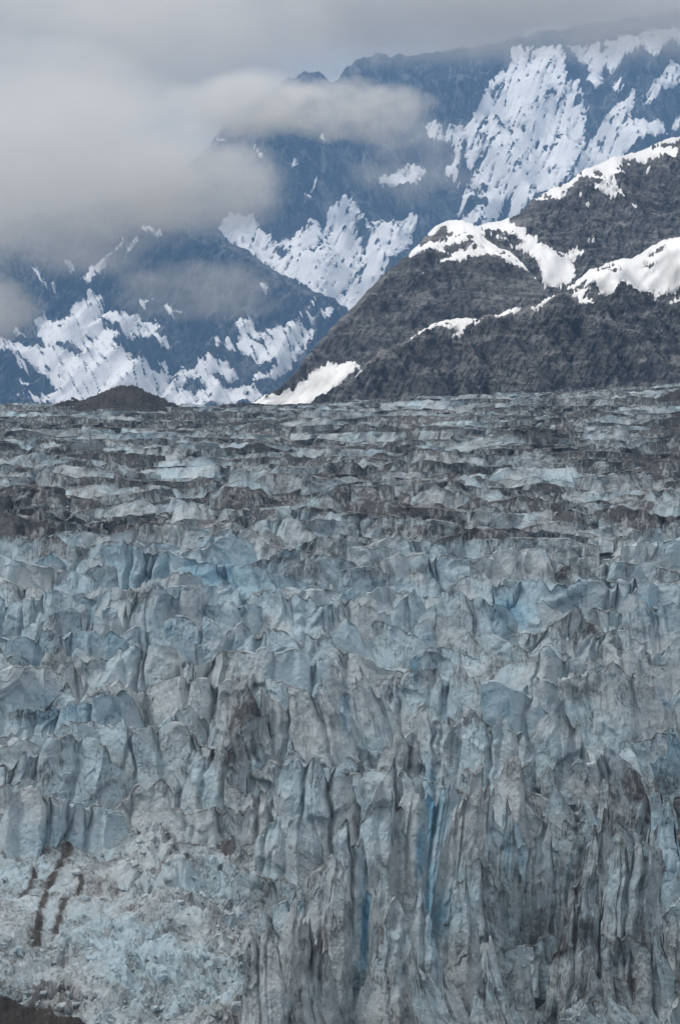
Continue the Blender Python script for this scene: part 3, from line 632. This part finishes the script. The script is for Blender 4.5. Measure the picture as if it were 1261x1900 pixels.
# pale apron of crushed ice at the lower left
anr, anc = 250, 280
apx = np.linspace(-90, 560, anc); arow = np.linspace(1500, 2060, anr)
AD = np.broadcast_to(D_of(arow)[:, None], (anr, anc)); AP = np.broadcast_to(apx[None, :], AD.shape)
AX = (AP - CX) / F * AD; AR = np.broadcast_to(arow[:, None], AD.shape)
AZ = surf_z(AX, AD) - 2.5
wx = AX + 3 * fbm(AX / 14, AD / 14, 6.6, 2); wy = AD + 3 * fbm(AX / 14, AD / 14, 7.7, 2)
lump = fbm(AX / 30, AD / 24, 3.0, 3) * 5.0 + ridged(wx / 22 + wy / 30, wy / 13, 1.0, 3, .5) * 3.8 + ridged(wx / 7.5 + 3, wy / 7, 5.0, 3, .6) * 1.8 + facets(wx / 5.0, wy / 5.6, 2.0) * 1.3 + facets(wx / 1.8, wy / 2.0, 3.0) * .35 + fbm(AX / 3.0, AD / 3.0, 4.0, 3, .6) * .45
step = 1 - .85 * smooth(290, 190, AP) * smooth(1790, 1700, AR)          # smoother striped slab at the upper left
lump = lump * (.25 + .75 * step) + 2.2 * np.abs(perlin(AX / 16 + AD / 30, AD / 6.5, 9.0)) * (1 - step) + 1.0 * fbm(AX / 4.5, AD / 2.6, 9.5, 3, .6) * (1 - step)
fade = smooth(1500, 1560, AR + 40 * fbm(AP / 60, AR / 90, 2.2, 3, .6)) * smooth(555, 470, AP)
st2 = stripes(AP, AR) * smooth(-.6, .1, fbm(AX / 2.2, AD / 5.0, 3.7, 3, .6) + .35)
AZ = AZ + lump * fade - 6 * (1 - fade) - .35 * st2
ad = dirt_at(AP, AR) + .42 + .4 * fbm(AX / 12, AD / 12, 5.5, 3) + 1.0 * st2; ab = blue_at(AP, AR) + .1 * fbm(AX / 9, AD / 9, 2.5, 2)
link('ice_apron', make_mesh('ice_apron', np.stack([AX, AD, AZ], -1), grid_quads(anr, anc), attrs={'ice': np.stack([st2 * .8, ad, ab], -1).reshape(-1, 3)}), ICE, glacier)['label'] = 'pale crushed ice apron crossed by dark debris stripes'
# fallen ice blocks of the apron
def chunk(seed):
    q = np.random.default_rng(seed)
    import bmesh
    bm = bmesh.new(); bmesh.ops.create_icosphere(bm, subdivisions=2, radius=1.0)
    v = np.array([w.co[:] for w in bm.verts]); fc = np.array([[w.index for w in f_.verts] for f_ in bm.faces])
    bm.free()
    for _ in range(15):
        n = q.normal(size=3); n /= np.linalg.norm(n); lim = q.uniform(.32, .75)
        dd = v @ n; v = v - np.maximum(dd - lim, 0)[:, None] * n
    return v * q.uniform(.75, 1.3, 3), fc
chunks = [chunk(i) for i in range(14)]
cand = []
while len(cand) < 1000:
    px = r.uniform(-60, 520); rr = r.uniform(1545, 1990)
    edge = np.interp(rr, [1545, 1600, 1700, 1900], [380, 430, 470, 450])
    if px > edge or (px < 230 and rr < 1760 and r.random() < .93): continue
    sz = r.uniform(3, 7) if r.random() < .82 else r.uniform(7, 17)
    cand.append((sz, px, rr))
cand.sort(reverse=True)
def base_z(px, rr):
    i = int(np.clip((rr - 1500) / 560 * (anr - 1), 0, anr - 1)); j = int(np.clip((px + 90) / 650 * (anc - 1), 0, anc - 1)); return float(AZ[i, j])
co_l, fc_l, at_l, nn = [], [], [], 0
for i, (sz, px, rr) in enumerate(cand):
    D = float(D_of(rr)); v, fc = chunks[i % 14]
    a, b = r.uniform(0, 6.28), r.uniform(-.6, .6)
    ca, sa, cb, sb = math.cos(a), math.sin(a), math.cos(b), math.sin(b)
    w = v.copy(); w = np.stack([w[:, 0] * ca - w[:, 1] * sa, w[:, 0] * sa + w[:, 1] * ca, w[:, 2]], 1); w = np.stack([w[:, 0], w[:, 1] * cb - w[:, 2] * sb, w[:, 1] * sb + w[:, 2] * cb], 1)
    s_ = sz * D / F
    x0 = (px - CX) / F * D
    w = w * s_ + np.array([x0, D, base_z(px, rr) + s_ * .1])
    st_ = float(stripes(np.array([px]), np.array([rr]))[0])
    at = np.tile(np.array([0, dirt_at(px, rr) + r.uniform(-.05, .5) + .6 * st_, blue_at(px, rr) + r.uniform(-.1, .3)]), (len(w), 1))
    if i < 300: link('ice_block', make_mesh('ice_block', w, None, fc, {'ice': at}), ICE, glacier)
    else: co_l.append(w); fc_l.append(fc + nn); at_l.append(at); nn += len(w)
link('ice_rubble', make_mesh('ice_rubble', np.concatenate(co_l), None, np.concatenate(fc_l), {'ice': np.concatenate(at_l)}), ICE, glacier, 'stuff')

# ------------------------------------------------------------------ moraines
def mound(name, label, cx_px, D, outline, depth, seed, cat, rows=70, cols=150):
    """A heap of gravel whose skyline follows the outline (column, row)."""
    p = np.array(outline, float); pxs = np.linspace(p[0, 0], p[-1, 0], cols)
    top = np.interp(pxs, p[:, 0], p[:, 1]) + 1.0 * fbm(pxs / 6.0, seed, .2, 4, .6)
    X = (pxs - CX) / F * D; zt = CZ - (top - R0) / F * D
    zb = surf_z(X, np.full(cols, D)) - 4.0
    H = np.maximum(zt - zb, 0.2)
    v = np.linspace(-1, 1, rows)
    prof = np.clip(1 - np.abs(v) ** 1.15, 0, 1)
    Y = D + v[:, None] * depth * (.35 + .65 * np.clip(H / H.max(), 0, 1))[None, :]
    XX = np.broadcast_to(X[None, :], Y.shape)
    Z = zb[None, :] + H[None, :] * prof[:, None]
    Z = Z + fbm(XX / 6, Y / 6, seed, 4, .65) * 1.1 * prof[:, None] + facets(XX / 4.2, Y / 4.2, seed) * 1.9 * min(1, D / 1400) ** 2 + facets(XX / 1.1, Y / 1.1, seed) * .3
    o = link(name, make_mesh(name, np.stack([XX, Y, Z], -1), grid_quads(rows, cols)), GRAVEL, None, 'structure', label, cat)
    return o, XX, Y, Z
def boulders(parent, XX, Y, Z, n, size, seed):
    q = np.random.default_rng(seed)
    for k in range(n):
        i = q.integers(5, XX.shape[0] * 0.62); j = q.integers(4, XX.shape[1] - 4)
        v, fc = chunks[int(q.integers(0, 14))]; s_ = size * q.uniform(.5, 1.4)
        w = v * s_ + np.array([XX[i, j], Y[i, j], Z[i, j] + s_ * .3])
        link('boulder', make_mesh('boulder', w, None, fc), GRAVEL, parent)
m1 = mound('moraine_hill', 'dark gravel hill standing on the skyline of the glacier', 215, 2240, [(85, 764), (100, 752), (118, 744), (138, 742), (155, 743), (175, 734), (205, 720), (228, 715), (252, 716), (275, 728), (300, 738), (320, 748), (335, 757), (348, 766)], 42, 3.1, 'gravel hill')
boulders(m1[0], *m1[1:], 90, 1.2, 4)
v, fc = chunks[3]; link('boulder', make_mesh('boulder', v * 2.6 + np.array([(138 - CX) / F * 2240, 2240 - 4, CZ - (740 - R0) / F * 2240]), None, fc), GRAVEL, m1[0])
for (lab, D, ol, dp, sd_) in (
    ('dark rubble heap on the right edge of the glacier skyline', 2050, [(1195, 748), (1215, 740), (1232, 731), (1250, 726), (1290, 712), (1350, 700), (1420, 720)], 25, 5.5),
    ('dark debris band sloping across the ice below the skyline heap', 1750, [(1180, 824), (1205, 806), (1225, 786), (1245, 772), (1265, 756), (1330, 738), (1420, 760)], 12, 6.5),
    ('lower dark debris slope beside grey ice at the frame edge', 1480, [(1205, 896), (1225, 880), (1245, 860), (1265, 842), (1330, 815), (1420, 830)], 12, 7.5)):
    mm = mound('moraine', lab, 0, D, ol, dp, sd_, 'moraine', rows=60, cols=120); boulders(mm[0], *mm[1:], 30, 1.0, int(sd_ * 10))
mm = mound('moraine', 'brown gravel bank in front of the pale ice apron', 0, 492, [(-200, 1800), (-60, 1830), (0, 1848), (40, 1858), (80, 1872), (120, 1886), (160, 1902), (230, 1940), (300, 1990)], 14, 9.5, 'moraine', rows=90, cols=180); boulders(mm[0], *mm[1:], 60, .35, 77)

# valley floor under and beside everything
n = 60
gx = np.linspace(-13500, 13500, n); gy = np.linspace(-3000, 17300, n)
XX, YY = np.meshgrid(gx, gy); ZZ = np.full_like(XX, -60.0) + 6 * fbm(XX / 3000, YY / 3000, .5, 2)
link('ground', make_mesh('ground', np.stack([XX, YY, ZZ], -1), grid_quads(n, n)), GRAVEL, None, 'structure', 'dark gravel valley floor beneath the glacier', 'ground')

# ------------------------------------------------------------------ haze and clouds
def box_mesh(name, a, b):
    (x0, y0, z0), (x1, y1, z1) = a, b
    co = [(x0, y0, z0), (x1, y0, z0), (x1, y1, z0), (x0, y1, z0), (x0, y0, z1), (x1, y0, z1), (x1, y1, z1), (x0, y1, z1)]
    return make_mesh(name, np.array(co, float), np.array([(0, 3, 2, 1), (4, 5, 6, 7), (0, 1, 5, 4), (1, 2, 6, 5), (2, 3, 7, 6), (3, 0, 4, 7)]))
t = NT('haze_air'); pv = t.n('ShaderNodeVolumePrincipled'); pv.inputs['Color'].default_value = (.32, .60, 1.0, 1); pv.inputs['Density'].default_value = 4.0e-5; pv.inputs['Anisotropy'].default_value = 0.0
t.l(pv.outputs[0], t.out.inputs['Volume'])
link('haze', box_mesh('haze', (-14000, -4000, -90), (14000, 17500, 3600)), t.m, None, 'stuff', 'thin blue haze over the far mountains', 'haze')

def cloud_mat(name, dens, nscale, thr, soft, mode='blob'):
    t = NT(name); t.m.volume_intersection_method = 'FAST'
    pv = t.n('ShaderNodeVolumePrincipled'); pv.inputs['Color'].default_value = (1.0, .985, .96, 1); pv.inputs['Anisotropy'].default_value = 0.2
    nz = t.noise((nscale, nscale, nscale * 1.6), 6, .66, 0.0)
    tc = t.n('ShaderNodeTexCoord')
    if mode == 'blob':
        ln = t.n('ShaderNodeVectorMath', operation='LENGTH'); t.l(tc.outputs['Object'], ln.inputs[0])
        fall = t.math('SUBTRACT', 1.0, ln.outputs['Value'])
    else:
        sx = t.n('ShaderNodeSeparateXYZ'); t.l(tc.outputs['Object'], sx.inputs[0])
        fall = t.math('MULTIPLY', t.math('ADD', sx.outputs[2], 1.0), .5)
    fl = t.math('MINIMUM', t.math('MULTIPLY', fall, soft), .62)
    v = t.math('SUBTRACT', t.math('ADD', fl, t.math('MULTIPLY', t.math('SUBTRACT', nz, .5), 2.4)), thr)
    edge = t.mr(fall, 0.0, .12)
    dn = t.math('MULTIPLY', t.math('MULTIPLY', t.math('MAXIMUM', v, 0.0), dens), edge)
    t.l(dn, pv.inputs['Density']); t.l(pv.outputs[0], t.out.inputs['Volume'])
    return t.m
import bmesh
def cloud(label, px, row, D, rpx, rrow, rdep, dens, nscale, thr=.2, soft=1.3):
    bm = bmesh.new(); bmesh.ops.create_icosphere(bm, subdivisions=3, radius=1.0)
    me = bpy.data.meshes.new('cloud'); bm.to_mesh(me); bm.free()
    o = link('cloud', me, cloud_mat('cloud_vapour', dens, nscale, thr, soft), None, None, label, 'cloud')
    o.location = ((px - CX) / F * D, D, CZ - (row - R0) / F * D)
    o.scale = (rpx / F * D, rdep, rrow / F * D)
    return o
cloud('large soft grey cloud covering the mountain on the left', 60, 300, 4900, 400, 250, 500, .0062, 1 / 210, .12, 1.6)
cloud('ragged grey cloud arm reaching right from the large cloud', 350, 340, 4950, 220, 125, 300, .0085, 1 / 130, .22, 1.5)
cloud('darker cloud layer above the large grey cloud', 240, 70, 6600, 480, 170, 500, .0050, 1 / 260, .14, 1.5)
cloud('bright wisp of cloud wrapped across the dark summit wall', 640, 205, 5300, 205, 70, 150, .018, 1 / 115, .26, 1.7)
cloud('pale cloud tongue joining the bright wisp to the large cloud', 455, 195, 5350, 170, 75, 170, .015, 1 / 120, .14, 1.7)
cloud('thin cloud strip drifting before the blue shoulder', 370, 535, 5000, 230, 75, 160, .009, 1 / 105, .30, 1.4)
cloud('small puff of cloud low at the frame edge', -10, 575, 4800, 110, 80, 150, .014, 1 / 95, .15, 1.5)
cloud('faint veil of cloud over the snow chute', 770, 290, 5700, 170, 120, 180, .005, 1 / 110, .30, 1.3)
me = box_mesh('cloud_ceiling', (-1, -1, -1), (1, 1, 1))
o = link('cloud', me, cloud_mat('ceiling_vapour', .0055, 1 / 300, .20, 4.5, 'slab'), None, None, 'grey overcast cloud ceiling hiding the highest summits', 'cloud')
o.location = (0, 7600, CZ + (R0 + 88) / F * 7600); o.scale = (2600, 550, 205 / F * 7600)
